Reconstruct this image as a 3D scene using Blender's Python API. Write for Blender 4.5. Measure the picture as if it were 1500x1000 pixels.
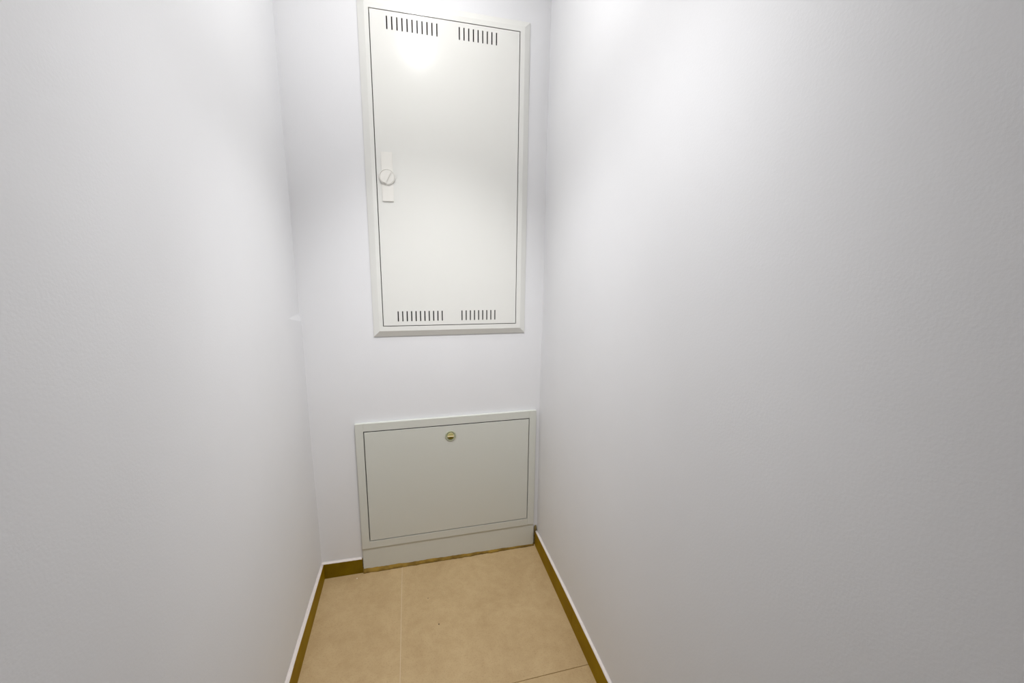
import bpy, bmesh, math, random
from mathutils import Matrix, Vector
random.seed(4)
for o in list(bpy.data.objects): bpy.data.objects.remove(o)
S = bpy.context.scene; C = S.collection

# ---------------------------------------------------------------- camera, world, lights, exposure
cam = bpy.data.cameras.new('camera'); co = bpy.data.objects.new('camera', cam); C.objects.link(co)
cam.sensor_width = 36; cam.lens = 36*589.65/1500; cam.clip_start = .01
R = [[0.9692787516472404, 0.24371283882824027, 0.033207736981723655],
     [-0.2455748264825671, 0.9512814357373612, 0.18643131340931374],
     [0.013845800923898489, -0.18885889497650057, 0.9819066206035231]]
m = Matrix([[R[i][0], R[i][2], -R[i][1]] for i in range(3)]).to_4x4()
m.translation = (0.4171, -1.7263, 1.3908); co.matrix_world = m
S.camera = co
w = bpy.data.worlds.new('world'); S.world = w; w.use_nodes = True
w.node_tree.nodes['Background'].inputs[0].default_value = (.9, .93, 1, 1)
w.node_tree.nodes['Background'].inputs[1].default_value = .02
# added unseen fill lamp, then the ceiling lamp (their light comes from their opal glass, built below): place, glass radius, emission strength
LAMPS = [((.50, -.50, 2.60), .060, 88.0), ((.51, -.90, 2.60), .036, 200.0)]
# two unseen fill spots added to brighten the back wall: place, aim, beam angle, watts
FILL_SPOTS = [(Vector((.57, -.80, 2.52)), Vector((.41, 0, -.05)), 1.17, 43), (Vector((.52, -1.25, 2.52)), Vector((.68, 0, -.87)), 1.41, 46)]
for p, q, ang, e in FILL_SPOTS:
    sl = bpy.data.lights.new('fill_spot_beam', 'SPOT'); sl.energy = e; sl.spot_size = ang; sl.spot_blend = 1; sl.shadow_soft_size = .04
    so = bpy.data.objects.new('fill_spot_beam', sl); C.objects.link(so); so.location = p - Vector((0, 0, .02))
    so.rotation_euler = (q-p).to_track_quat('-Z', 'Y').to_euler()
S.view_settings.view_transform = 'Standard'; S.view_settings.look = 'None'
S.view_settings.exposure = 0.10; S.view_settings.gamma = 1; S.view_settings.use_curve_mapping = False

# ---------------------------------------------------------------- materials
def mat(name, col, rough=.5, metal=0, spec=.5, bump=0, bscale=200, bdist=.001, col2=None, nscale=6, coat=0, emit=None, ndetail=4):
    M = bpy.data.materials.new(name); M.use_nodes = True; t = M.node_tree; N = t.nodes; L = t.links
    b = N['Principled BSDF']
    b.inputs['Base Color'].default_value = (*col, 1); b.inputs['Roughness'].default_value = rough
    b.inputs['Metallic'].default_value = metal; b.inputs['Specular IOR Level'].default_value = spec
    b.inputs['Coat Weight'].default_value = coat
    g = N.new('ShaderNodeNewGeometry')
    if col2:
        n = N.new('ShaderNodeTexNoise'); n.inputs['Scale'].default_value = nscale; n.inputs['Detail'].default_value = ndetail
        L.new(g.outputs['Position'], n.inputs['Vector'])
        r = N.new('ShaderNodeValToRGB'); r.color_ramp.elements[0].position = .35; r.color_ramp.elements[1].position = .65
        r.color_ramp.elements[0].color = (*col, 1); r.color_ramp.elements[1].color = (*col2, 1)
        L.new(n.outputs['Fac'], r.inputs[0]); L.new(r.outputs[0], b.inputs['Base Color'])
    if bump:
        n = N.new('ShaderNodeTexNoise'); n.inputs['Scale'].default_value = bscale; n.inputs['Detail'].default_value = 3
        L.new(g.outputs['Position'], n.inputs['Vector'])
        bp = N.new('ShaderNodeBump'); bp.inputs['Strength'].default_value = bump; bp.inputs['Distance'].default_value = bdist
        L.new(n.outputs['Fac'], bp.inputs['Height']); L.new(bp.outputs[0], b.inputs['Normal'])
    if emit:
        b.inputs['Emission Color'].default_value = (*emit[:3], 1); b.inputs['Emission Strength'].default_value = emit[3]
    return M

M_wall = mat('wall_paint', (.805, .808, .826), .8, spec=.15, bump=.2, bscale=210, bdist=.0009, col2=(.79, .793, .811), nscale=3)
M_ceil = mat('ceiling_paint', (.82, .82, .82), .9, spec=.2)
M_cab = mat('powder_coated_steel_cream', (.79, .79, .758), .18, spec=.3, bump=.05, bscale=700, bdist=.0003)
M_cab2 = mat('powder_coated_steel_grey_white', (.66, .67, .62), .35, spec=.5, bump=.05, bscale=700, bdist=.0003)
M_dark = mat('shade_dark_steel', (.045, .045, .04), .6, metal=.3)  # near-black colour paints shade into the door gaps
M_plastic = mat('cream_plastic', (.835, .82, .775), .35)
M_lockring = mat('clear_lock_ring', (.46, .48, .35), .25)
M_gold = mat('yellowed_lock_plastic', (.50, .46, .20), .35)
M_bar = mat('pale_lock_grip_plastic', (.85, .74, .48), .35)
M_lockshade = mat('lock_shade_olive', (.17, .13, .004), .45, spec=.2)  # shade below the lock grip, painted as a dark colour
M_skirt = mat('olive_brown_ceramic_dim', (.165, .100, .0015), .45, col2=(.21, .135, .002), nscale=14, spec=.12)  # back skirting, darkened in colour for the dimmer light there
M_skirt2 = mat('yellow_brown_ceramic_lit', (.27, .155, .0008), .5, col2=(.33, .205, .001), nscale=11, spec=.06)  # side skirting, colour raised for the brighter light there
M_caulk = mat('white_caulk', (.76, .70, .67), .7, bump=.3, bscale=120, bdist=.002)
M_grout = mat('yellow_brown_grout', (.34, .21, .03), .9, col2=(.15, .085, .008), nscale=22, bump=.6, bscale=150, bdist=.002)
M_joint = mat('pale_joint_grout', (.60, .48, .32), .9)
M_joint2 = mat('brown_joint_grout', (.22, .13, .03), .9)
M_board = mat('door_leaf_grey_oak', (.30, .25, .19), .5, col2=(.24, .20, .15), nscale=9)
M_metal = mat('brushed_nickel', (.6, .6, .6), .3, metal=1)
M_crumb = mat('dark_crumb', (.03, .022, .01), .9)
M_fleck = mat('white_paint_fleck', (.85, .80, .70), .8)

def tile_mat():
    M = bpy.data.materials.new('beige_stoneware'); M.use_nodes = True; t = M.node_tree; N = t.nodes; L = t.links
    b = N['Principled BSDF']; b.inputs['Roughness'].default_value = .42; b.inputs['Specular IOR Level'].default_value = .35
    g = N.new('ShaderNodeNewGeometry')
    def noise(s, d, lo, hi, c0, c1, dist=0):
        n = N.new('ShaderNodeTexNoise'); n.inputs['Scale'].default_value = s; n.inputs['Detail'].default_value = d
        n.inputs['Distortion'].default_value = dist; n.inputs['Roughness'].default_value = .65
        L.new(g.outputs['Position'], n.inputs['Vector'])
        r = N.new('ShaderNodeValToRGB'); r.color_ramp.elements[0].position = lo; r.color_ramp.elements[1].position = hi
        r.color_ramp.elements[0].color = (*c0, 1); r.color_ramp.elements[1].color = (*c1, 1)
        L.new(n.outputs['Fac'], r.inputs[0]); return r.outputs[0], n.outputs['Fac']
    big, _ = noise(4.5, 6, .3, .7, (.46, .325, .168), (.54, .395, .215), .6)
    mid, _ = noise(28, 5, .36, .60, (.93, .915, .89), (1, 1, 1))
    fine, f = noise(190, 3, .30, .46, (.84, .81, .76), (1, 1, 1))
    def mul(a, c):
        x = N.new('ShaderNodeMix'); x.data_type = 'RGBA'; x.blend_type = 'MULTIPLY'; x.inputs[0].default_value = 1
        L.new(a, x.inputs[6]); L.new(c, x.inputs[7]); return x.outputs[2]
    L.new(mul(mul(big, mid), fine), b.inputs['Base Color'])
    bp = N.new('ShaderNodeBump'); bp.inputs['Strength'].default_value = .15; bp.inputs['Distance'].default_value = .001
    L.new(f, bp.inputs['Height']); L.new(bp.outputs[0], b.inputs['Normal'])
    return M
M_tile = tile_mat()

# ---------------------------------------------------------------- helpers
def obj(name, bm, m, parent=None, bevel=0, smooth=False, label=None):
    bmesh.ops.recalc_face_normals(bm, faces=bm.faces)
    if bevel:
        bmesh.ops.bevel(bm, geom=bm.edges[:], offset=bevel, segments=2, affect='EDGES', clamp_overlap=True)
    me = bpy.data.meshes.new(name); bm.to_mesh(me); bm.free()
    if smooth:
        for p in me.polygons: p.use_smooth = True
    me.materials.append(m)
    o = bpy.data.objects.new(name, me); C.objects.link(o)
    if parent:
        o.parent = parent
        pw = parent.location.copy() if parent.type == 'EMPTY' else Vector()   # every mesh is built in world space
        o.matrix_parent_inverse = Matrix.Translation(-pw)
    if label: o['label'] = label
    return o
def box(x0, x1, y0, y1, z0, z1, bm=None):
    bm = bm or bmesh.new()
    v = [bm.verts.new((x, y, z)) for x in (x0, x1) for y in (y0, y1) for z in (z0, z1)]
    for f in ((0,1,3,2), (4,6,7,5), (0,4,5,1), (2,3,7,6), (0,2,6,4), (1,5,7,3)): bm.faces.new([v[i] for i in f])
    return bm
def grid_panel(xs, zs, keep, y0, y1):
    """sheet in the xz plane with cells cut out, y0 = front face, y1 = back face"""
    bm = bmesh.new(); V = {}
    def v(i, j, k):
        if (i, j, k) not in V: V[i, j, k] = bm.verts.new((xs[i], (y0, y1)[k], zs[j]))
        return V[i, j, k]
    nx, nz = len(xs)-1, len(zs)-1
    K = lambda i, j: 0 <= i < nx and 0 <= j < nz and keep((xs[i]+xs[i+1])/2, (zs[j]+zs[j+1])/2)
    for i in range(nx):
        for j in range(nz):
            if not K(i, j): continue
            bm.faces.new((v(i,j,0), v(i+1,j,0), v(i+1,j+1,0), v(i,j+1,0)))
            bm.faces.new((v(i,j,1), v(i,j+1,1), v(i+1,j+1,1), v(i+1,j,1)))
            for (di, dj, a, b) in ((-1,0,(i,j),(i,j+1)), (1,0,(i+1,j+1),(i+1,j)), (0,-1,(i+1,j),(i,j)), (0,1,(i,j+1),(i+1,j+1))):
                if not K(i+di, j+dj): bm.faces.new((v(*a,0), v(*b,0), v(*b,1), v(*a,1)))
    return bm
def structure(o): o['kind'] = 'structure'; return o
def thing(name, label, cat, loc):
    o = bpy.data.objects.new(name, None); o.empty_display_size = .05; C.objects.link(o); o.location = loc
    o['label'] = label; o['category'] = cat; return o
def lathe(prof, n, origin, axis='y'):
    """prof: list of (r, d); d measured along -y (towards the room) or z"""
    bm = bmesh.new(); rings = []
    for r, d in prof:
        ring = []
        for k in range(n if r > 1e-6 else 1):
            a = 2*math.pi*k/n; c, s = r*math.cos(a), r*math.sin(a)
            ring.append(bm.verts.new((origin[0]+c, origin[1]-d, origin[2]+s) if axis == 'y' else (origin[0]+c, origin[1]+s, origin[2]+d)))
        rings.append(ring)
    for a, b in zip(rings, rings[1:]):
        for k in range(n):
            q = [a[k % len(a)], a[(k+1) % len(a)], b[(k+1) % len(b)], b[k % len(b)]]
            u = []
            for x in q:
                if x not in u: u.append(x)
            if len(u) > 2: bm.faces.new(u)
    return bm

# ---------------------------------------------------------------- cabinet dimensions (metres, back wall at y = 0)
UF = (.2701, .9154, 1.0885, 2.3239); UD = (.3120, .8691, 1.1346, 2.2794)
LF = (.1753, .9792, .1220, .7168);   LD = (.2113, .9427, .1605, .6778)
H = 2.60; YF = -3.1
UH = (UF[0]+.03, UF[1]-.03, UF[2]+.03, UF[3]-.03)     # hole in the wall behind each cabinet
LH = (LF[0]+.02, LF[1]-.02, .0, LF[3]-.02)

# ---------------------------------------------------------------- room shell
inside = lambda x, z, r: r[0] < x < r[1] and r[2] < z < r[3]
xs = sorted({-.12, 1.12, 0, 1, UH[0], UH[1], LH[0], LH[1]}); zs = sorted({-.1, 0, H, UH[2], UH[3], LH[3]})
structure(obj('wall_back', grid_panel(xs, zs, lambda x, z: not inside(x, z, UH) and not inside(x, z, LH), 0, .12), M_wall))

def side_wall(x_in, x_out, name, wob):
    bm = bmesh.new(); zz = [-.1, 0, .08, .3, .6, .9, 1.05, 1.12, 1.16, 1.19, 1.3, 1.6, 1.9, 2.2, H]; yy = [.0, -.02, -.16, YF]
    g = [[bm.verts.new((x_in + (wob(z) if k < 2 else 0), y, z)) for k, y in enumerate(yy)] for z in zz]
    for a, b in zip(g, g[1:]):
        for k in range(3): bm.faces.new((a[k], a[k+1], b[k+1], b[k]))
    h = [[bm.verts.new((x_out, y, z)) for y in (0, YF)] for z in (zz[0], zz[-1])]
    bm.faces.new((h[0][0], h[0][1], h[1][1], h[1][0]))
    bm.faces.new([v for v in g[0]] + [h[0][1], h[0][0]]); bm.faces.new([v for v in g[-1]] + [h[1][1], h[1][0]])
    bm.faces.new([r[0] for r in g] + [h[1][0], h[0][0]]); bm.faces.new([r[-1] for r in g] + [h[1][1], h[0][1]])
    return structure(obj(name, bm, M_wall, smooth=False))
def wob_left(z):
    if z < 1.17: return .0015*math.sin(z*7)
    return max(-.0035, -.0035*(z-1.13)/.07) + .0015*math.sin(z*9)*min(1, max(0, z-1.3))
side_wall(0, -.12, 'wall_left', wob_left)
side_wall(1, 1.12, 'wall_right', lambda z: .002*math.sin(z*5.3+1))
structure(obj('ceiling', box(-.12, 1.12, YF-.12, .12, H, H+.1), M_ceil))
# wall behind the camera with the store-room door
DX = (.12, .90, 2.05)
xs = sorted({-.12, 1.12, DX[0], DX[1]}); zs = [-.1, 0, DX[2], H]
structure(obj('wall_front', grid_panel(xs, zs, lambda x, z: not (DX[0] < x < DX[1] and 0 < z < DX[2]), YF-.12, YF), M_wall))
door = structure(obj('door_1', box(DX[0]+.035, DX[1]-.035, YF-.07, YF-.03, .008, DX[2]-.035), M_board, bevel=.002))
obj('door_frame', grid_panel([DX[0]-.05, DX[0]+.03, DX[1]-.03, DX[1]+.05], [.002, DX[2]-.03, DX[2]+.05],
    lambda x, z: not (DX[0]+.03 < x < DX[1]-.03 and z < DX[2]-.03), YF-.03+.0005, YF+.012), M_board, door)
hb = box(.80, .845, YF-.0295, YF-.024, .96, 1.14); box(.815, .83, YF-.024, YF+.02, 1.04, 1.055, hb); box(.70, .83, YF+.012, YF+.024, 1.04, 1.056, hb)
obj('handle', hb, M_metal, door)

# ---------------------------------------------------------------- floor: bed with separate tiles
floor = structure(obj('floor', box(-.12, 1.12, YF-.12, .12, -.1, -.006), M_joint))
JX, JY, W = .3437, -.6475, .0020
rows = [(.0, JY)] + [(JY-.6*k, JY-.6*(k+1)) for k in range(4)] + [(JY-2.4, YF)]
rows = [(a, max(b, YF)) for a, b in rows if a > YF+.01]
for ri, (a, b) in enumerate(rows):
    if ri == 0: a = .0
    for x0, x1 in ((0, JX), (JX, 1.0)):
        obj('floor_tile', box(x0 + (W/2 if x0 else .001), x1 - (W/2 if x1 < 1 else .001), b+W/2*1.2, a-(W/2*1.2 if ri else .001), -.006, 0), M_tile, floor)
obj('tile_joint', box(JX-W/2, JX+W/2, YF, -.001, -.0058, -.0004), M_joint, floor, label='pale thin grout line between the two tile columns')
obj('tile_joint', box(JX+W, .99, JY-W/2, JY+W/2, -.0058, -.0008), M_joint2, floor, label='brown thin grout line across the right tiles')

# ---------------------------------------------------------------- skirting tiles with caulk along the top
def prism(bm, secs):
    """secs: list of cross-sections, each a list of 3-D points"""
    r = [[bm.verts.new(p) for p in s] for s in secs]; n = len(r[0])
    for a, b in zip(r, r[1:]):
        for k in range(n): bm.faces.new((a[k], a[(k+1) % n], b[(k+1) % n], b[k]))
    bm.faces.new(r[0]); bm.faces.new(r[-1][::-1]); return bm
T = .0105
hl = lambda y: .070 + .016*min(1, -y/.45)          # the top edge climbs a little towards the room
hr = lambda y: .077 + .009*min(1, -y/.4)
def skirting(name, side, joints, hf):
    root = structure(thing(name, '', '', (side, 0, 0)))
    del root['label']; del root['category']
    s = 1 if side == 0 else -1; x0 = side
    for k, (a, b) in enumerate(zip(joints, joints[1:])):
        a -= .0006; b += .0006; secs = []
        for q in range(7):
            y = a + (b-a)*q/6; h = hf(y)
            secs.append([(x0+s*.0004, y, .0005), (x0+s*T, y, .0005), (x0+s*T, y, h-.0012), (x0+s*(T-.0012), y, h), (x0+s*.0004, y, h)])
        obj('skirting_tile', prism(bmesh.new(), secs), M_skirt2, root)
    secs = []; n = 90; up = .011 if side == 0 else .006
    for q in range(n+1):
        y = joints[0] + (joints[-1]-joints[0])*q/n; h = hf(y)+.0002; r = random.uniform(-.0006, .0006)
        secs.append([(x0+s*.0001, y, h), (x0+s*(T-.0004+r*.6), y, h), (x0+s*(T-.0012+r*.6), y, h+.0015), (x0+s*.004, y, h+.003+r), (x0+s*.0001, y, h+up+r*2)])
    obj('caulk_bead', prism(bmesh.new(), secs), M_caulk, root, smooth=True)
    return root
skirting('baseboard_left', 0, [-.0105, -.58, -1.18, -1.78, -2.38, YF+.001], hl)
skirting('baseboard_right', 1, [-.012, -.4911, -1.09, -1.69, -2.29, YF+.001], hr)
# back wall: one cut piece left of the low cabinet
bb = structure(thing('baseboard_back', '', '', (.09, 0, 0))); del bb['label']; del bb['category']
secs = []
for q in range(9):
    x = .0008 + (.1722-.0008)*q/8; h = .0715 - .0025*q/8
    secs.append([(x, -.0004, .0005), (x, -T, .0005), (x, -T, h-.0012), (x, -T+.0012, h), (x, -.0004, h)])
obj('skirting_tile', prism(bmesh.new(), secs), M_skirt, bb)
secs = []
for q in range(31):
    x = .0008 + (.170-.0008)*q/30; h = .0717 - .0025*q/30; r = random.uniform(-.0007, .0007)
    secs.append([(x, -.0001, h), (x, -T+.0004+r, h), (x, -T+.0012+r, h+.0014), (x, -.004, h+.0032+r), (x, -.0001, h+.0065+r)])
obj('caulk_bead', prism(bmesh.new(), secs), M_caulk, bb, smooth=True)
# broken end of old skirting behind the cabinet in the right corner
bm = bmesh.new(); secs = []
for z, a, d in ((.001, 0, .003), (.03, .0004, .0034), (.06, 0, .003), (.078, .001, .0055), (.09, .0008, .005), (.098, .002, .0062), (.104, .0055, .004)):
    secs.append([(.9856+a, -.0003, z), (.9992, -.0003, z), (.9992-a*.6, -.003-d, z), (.9862+a*1.4, -.002-d, z)])
obj('broken_tile_end', prism(bm, secs), mat('broken_tile_edge', (.26, .20, .07), .8, col2=(.06, .035, .004), nscale=90), bb,
    label='rough broken end of a tile in the right corner')

# ---------------------------------------------------------------- upper cabinet (recessed distribution cabinet)
FY = -.015
up = thing('wall_cabinet', 'tall cream steel wall cabinet with slotted ventilated door, high on the back wall', 'cabinet', (.5927, 0, UF[2]))
def frame_bevelled(F, D, gap, depth, lip, bev):
    """frame whose outer edge slopes to the wall, mitred corners; inner edge returns into the wall"""
    bm = bmesh.new()
    prof = [(0, 0), (0, -lip), (bev, -depth), (None, -depth), (None, .045), (None, .0)]
    fx0, fx1, fz0, fz1 = F; ix0, ix1, iz0, iz1 = D[0]-gap, D[1]+gap, D[2]-gap, D[3]+gap
    def ring(off, y, inner=0):
        if off is None: x0, x1, z0, z1 = ix0-inner, ix1+inner, iz0-inner, iz1+inner
        else: x0, x1, z0, z1 = fx0+off, fx1-off, fz0+off, fz1-off
        return [bm.verts.new(p) for p in ((x0, y, z0), (x1, y, z0), (x1, y, z1), (x0, y, z1))]
    rs = [ring(0, 0-.0001), ring(0, -lip), ring(bev, -depth), ring(None, -depth), ring(None, .02), ring(None, .02, .0012), ring(None, -.0001, .0012)]
    for a, b in zip(rs, rs[1:] + rs[:1]):
        for k in range(4): bm.faces.new((a[k], a[(k+1) % 4], b[(k+1) % 4], b[k]))
    return bm
obj('frame', frame_bevelled(UF, UD, .0031, .015, .0035, .024), M_cab, up)
# slotted door sheet
slw = .0046
slx = [.3666+.01791*i for i in range(11)] + [.6293+.01792*j for j in range(9)]
# top row is a hair wider spaced, as punched
def slotted_sheet(x0, x1, z0, z1, y0, y1):
    xs = sorted({x0, x1} | {round(c-slw/2, 6) for c in slx} | {round(c+slw/2, 6) for c in slx})
    zs = [z0, 1.1515, 1.1935, 2.2208, 2.2642, z1]
    def keep(x, z):
        if 1.1515 < z < 1.1935 or 2.2208 < z < 2.2642: return not any(abs(x-c) < slw/2 for c in slx)
        return True
    return grid_panel(xs, zs, keep, y0, y1)
slx = [c+.004 for c in slx]
dr = obj('door', slotted_sheet(UD[0], UD[1], UD[2], UD[3], FY, FY+.0018), M_cab, up)
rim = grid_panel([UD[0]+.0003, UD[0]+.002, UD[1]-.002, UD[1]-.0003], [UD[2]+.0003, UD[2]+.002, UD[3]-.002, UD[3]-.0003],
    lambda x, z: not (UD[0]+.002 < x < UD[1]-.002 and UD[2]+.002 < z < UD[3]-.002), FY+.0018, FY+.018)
obj('door_rim_shade', rim, M_dark, dr)  # door rim coloured dark so the gap reads as shade
# carcass: five-sided steel box sunk into the wall
def carcass(x0, x1, z0, z1, y0, y1, t=.0015):
    bm = bmesh.new()
    o = [(x0, z0), (x1, z0), (x1, z1), (x0, z1)]; i = [(x0+t, z0+t), (x1-t, z0+t), (x1-t, z1-t), (x0+t, z1-t)]
    ro = [[bm.verts.new((x, y, z)) for x, z in o] for y in (y0, y1)]; rn = [[bm.verts.new((x, y, z)) for x, z in i] for y in (y0, y1-t)]
    for k in range(4):
        n = (k+1) % 4
        bm.faces.new((ro[0][k], ro[0][n], ro[1][n], ro[1][k])); bm.faces.new((rn[0][k], rn[1][k], rn[1][n], rn[0][n]))
        bm.faces.new((ro[0][k], rn[0][k], rn[0][n], ro[0][n]))
    bm.faces.new(ro[1]); bm.faces.new(rn[1]); return bm
obj('carcass', carcass(UH[0]+.001, UH[1]-.001, UH[2]+.001, UH[3]-.001, .021, .115), M_dark, up)
# latch: slim plate with a round turn knob carrying a diagonal grip
lt = obj('latch_plate', box(.3300, .3715, FY-.0034, FY-.0001, 1.6225, 1.8030), M_plastic, dr, bevel=.0012, label='slim cream plastic latch plate')
obj('turn_knob', lathe([(.028, 0), (.0292, .0006), (.0292, .0026), (.0284, .0034), (.0272, .0034), (.0264, .0010), (.0256, .0034), (.0, .0034)], 48, (.3500, FY-.0035, 1.7125)), M_plastic, lt, label='round cream turn knob with diagonal grip')

tk = bpy.data.objects['turn_knob']
gb = box(-.0065, .0065, -.0030, 0, -.0245, .0245); gb.transform(Matrix.Translation((.3500, FY-.0035-.0034, 1.7125)) @ Matrix.Rotation(math.radians(27), 4, 'Y'))
obj('grip', gb, M_plastic, lt, bevel=.0009)

# ---------------------------------------------------------------- lower cabinet
lo = thing('floor_cabinet', 'low wide grey-white steel cabinet with plinth, standing on the floor against the back wall', 'cabinet', (.577, 0, 0))
ST = .0365
x0, x1, z0, z1 = LF; g = .0036
ix0, ix1, iz0, iz1 = LD[0]-g, LD[1]+g, LD[2]-g, LD[3]+g
for a, b in ((x0, ix0), (ix1, x1)): obj('frame_stile', box(a, b, FY, -.0002, z0, z1), M_cab2, lo, bevel=.0007)
for a, b in ((z0, iz0), (iz1, z1)): obj('frame_rail', box(ix0+.0002, ix1-.0002, FY, -.0002, a, b), M_cab2, lo, bevel=.0007)
ld = obj('door', box(LD[0], LD[1], FY, FY+.0016, LD[2], LD[3]), M_cab2, lo, bevel=.0005)
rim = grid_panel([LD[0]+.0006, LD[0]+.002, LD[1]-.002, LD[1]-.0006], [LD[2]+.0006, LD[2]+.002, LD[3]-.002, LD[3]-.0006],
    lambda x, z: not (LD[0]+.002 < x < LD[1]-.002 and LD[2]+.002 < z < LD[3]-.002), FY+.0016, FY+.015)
obj('door_rim_shade', rim, M_dark, ld)  # dark rim again stands in for shade in the gap
obj('carcass', carcass(LH[0]+.001, LH[1]-.001, .13, LH[3]-.001, .001, .11), M_dark, lo)
# plinth panel, its lower edge dips slightly to the right
bm = bmesh.new()
P = [(.1758, .0215), (.190, .0185), (.9795, .0080), (.9795, .1215), (.1758, .1215)]
prism(bm, [[(x, y, z) for x, z in P] for y in (-.011, -.0003)])
obj('plinth', bm, M_cab2, lo)
lx, lz = .5765, .6290
rg = obj('lock_ring', lathe([(.0245, 0), (.0245, .0022), (.0225, .0034), (.0195, .0030), (.0175, .0004), (.0, .0004)], 40, (lx, FY-.0001, lz)), M_lockring, ld, smooth=False, label='pale translucent round lock ring')
obj('lock_barrel', lathe([(.0150, 0), (.0150, .0035), (.0138, .0045), (.0, .0045)], 32, (lx, FY-.0006, lz)), M_gold, rg, label='yellowed round lock barrel')
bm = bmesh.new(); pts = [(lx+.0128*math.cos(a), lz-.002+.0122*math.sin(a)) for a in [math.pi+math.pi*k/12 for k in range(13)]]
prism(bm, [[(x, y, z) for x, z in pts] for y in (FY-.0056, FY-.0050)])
obj('lock_recess_shade', bm, M_lockshade, rg, label='dark olive half-disc painting the shade in the lock recess')  # dark half-disc on the barrel in place of recess shade
obj('lock_grip', box(lx-.0145, lx+.0145, FY-.0085, FY-.0052, lz-.0030, lz+.0022), M_bar, rg, bevel=.0012, label='pale horizontal grip bar')

# ---------------------------------------------------------------- grout bead on the floor under the plinth
secs = []; n = 120; hh = dd = 0
for q in range(n+1):
    x = .173 + (.985-.173)*q/n
    hh = hh*.7 + random.uniform(-.001, .001); dd = dd*.7 + random.uniform(-.0016, .0016)
    base = .0205 - .0125*min(1, q/n*1.05)
    if q < 4: base += .001
    secs.append([(x, -.0002, .0002), (x, -.0175+dd, .0002), (x, -.0145+dd, .0032+hh*.4), (x, -.0112, max(.0035, base+hh)), (x, -.0002, max(.004, base+hh))])
tr = structure(obj('trim_1', prism(bmesh.new(), secs), M_grout, smooth=True))

# ---------------------------------------------------------------- ceiling lamp plus added fill lamp and fill spots (above the frame of the photograph)
for (L_, rad, power), lab in zip(LAMPS, ('larger round fill lamp added close to the back wall', 'smaller round flush ceiling lamp in the middle of the ceiling')):
    lamp = thing('ceiling_and_fill_lamp', lab, 'lamp', L_); k = rad/.06
    obj('lamp_base', lathe([(.0, -.0002), (.07*k, -.0002), (.07*k, -.014), (.067*k, -.016), (.0, -.016)], 48, L_, 'z'), M_metal, lamp)
    E_ = mat('lit_opal_glass', (.9, .9, .9), .4, emit=(1, .99, .975, power))
    obj('diffuser', lathe([(.060*k, -.0162), (.060*k, -.025), (.052*k, -.034), (.03*k, -.041), (.0, -.043)], 48, L_, 'z'), E_, lamp, smooth=True)
for (p, q, ang, e), lab in zip(FILL_SPOTS, ('small metal fill spotlight added nearer the back wall', 'small metal fill spotlight added farther from the back wall')):
    spot = thing('fill_spotlight', lab, 'spotlight', (p.x, p.y, H))
    obj('mount', lathe([(.0, -.0002), (.03, -.0002), (.03, -.012), (.005, -.013), (.005, -.05), (.0, -.05)], 24, (p.x, p.y, H), 'z'), M_metal, spot)
    bm = lathe([(.026, -.005), (.028, -.005), (.028, .045), (.012, .06), (.0, .06), (.0, .056), (.010, .056), (.026, .042), (.026, -.005)], 32, (0, 0, 0), 'z')
    bm.transform(Matrix.Translation(p) @ (p-q).to_track_quat('Z', 'Y').to_matrix().to_4x4())
    obj('head', bm, M_metal, spot)

# ---------------------------------------------------------------- crumbs and paint flecks on the floor
def chip(x, y, r, h, m, name, label, cat, seed):
    rr = random.Random(seed); bm = bmesh.new(); n = 7
    lo_ = [bm.verts.new((x+r*rr.uniform(.7, 1.2)*math.cos(k*6.283/n), y+r*rr.uniform(.7, 1.2)*math.sin(k*6.283/n), .0002)) for k in range(n)]
    hi_ = [bm.verts.new((x+(v.co.x-x)*.7, y+(v.co.y-y)*.7, h*rr.uniform(.7, 1))) for v in lo_]
    for k in range(n): bm.faces.new((lo_[k], lo_[(k+1) % n], hi_[(k+1) % n], hi_[k]))
    bm.faces.new(lo_); bm.faces.new(hi_)
    o = obj(name, bm, m); o['label'] = label; o['category'] = cat; return o
chip(.4874, -.3605, .0028, .0022, M_crumb, 'crumb', 'dark round crumb in the middle of the beige floor', 'crumb', 1)
chip(.4517, -.2237, .0019, .0015, M_crumb, 'crumb', 'tiny dark crumb on the floor nearer the low cabinet', 'crumb', 2)
chip(.1487, -.0399, .0030, .0012, M_fleck, 'paint_fleck', 'small white paint fleck on the floor by the back skirting', 'paint fleck', 3)
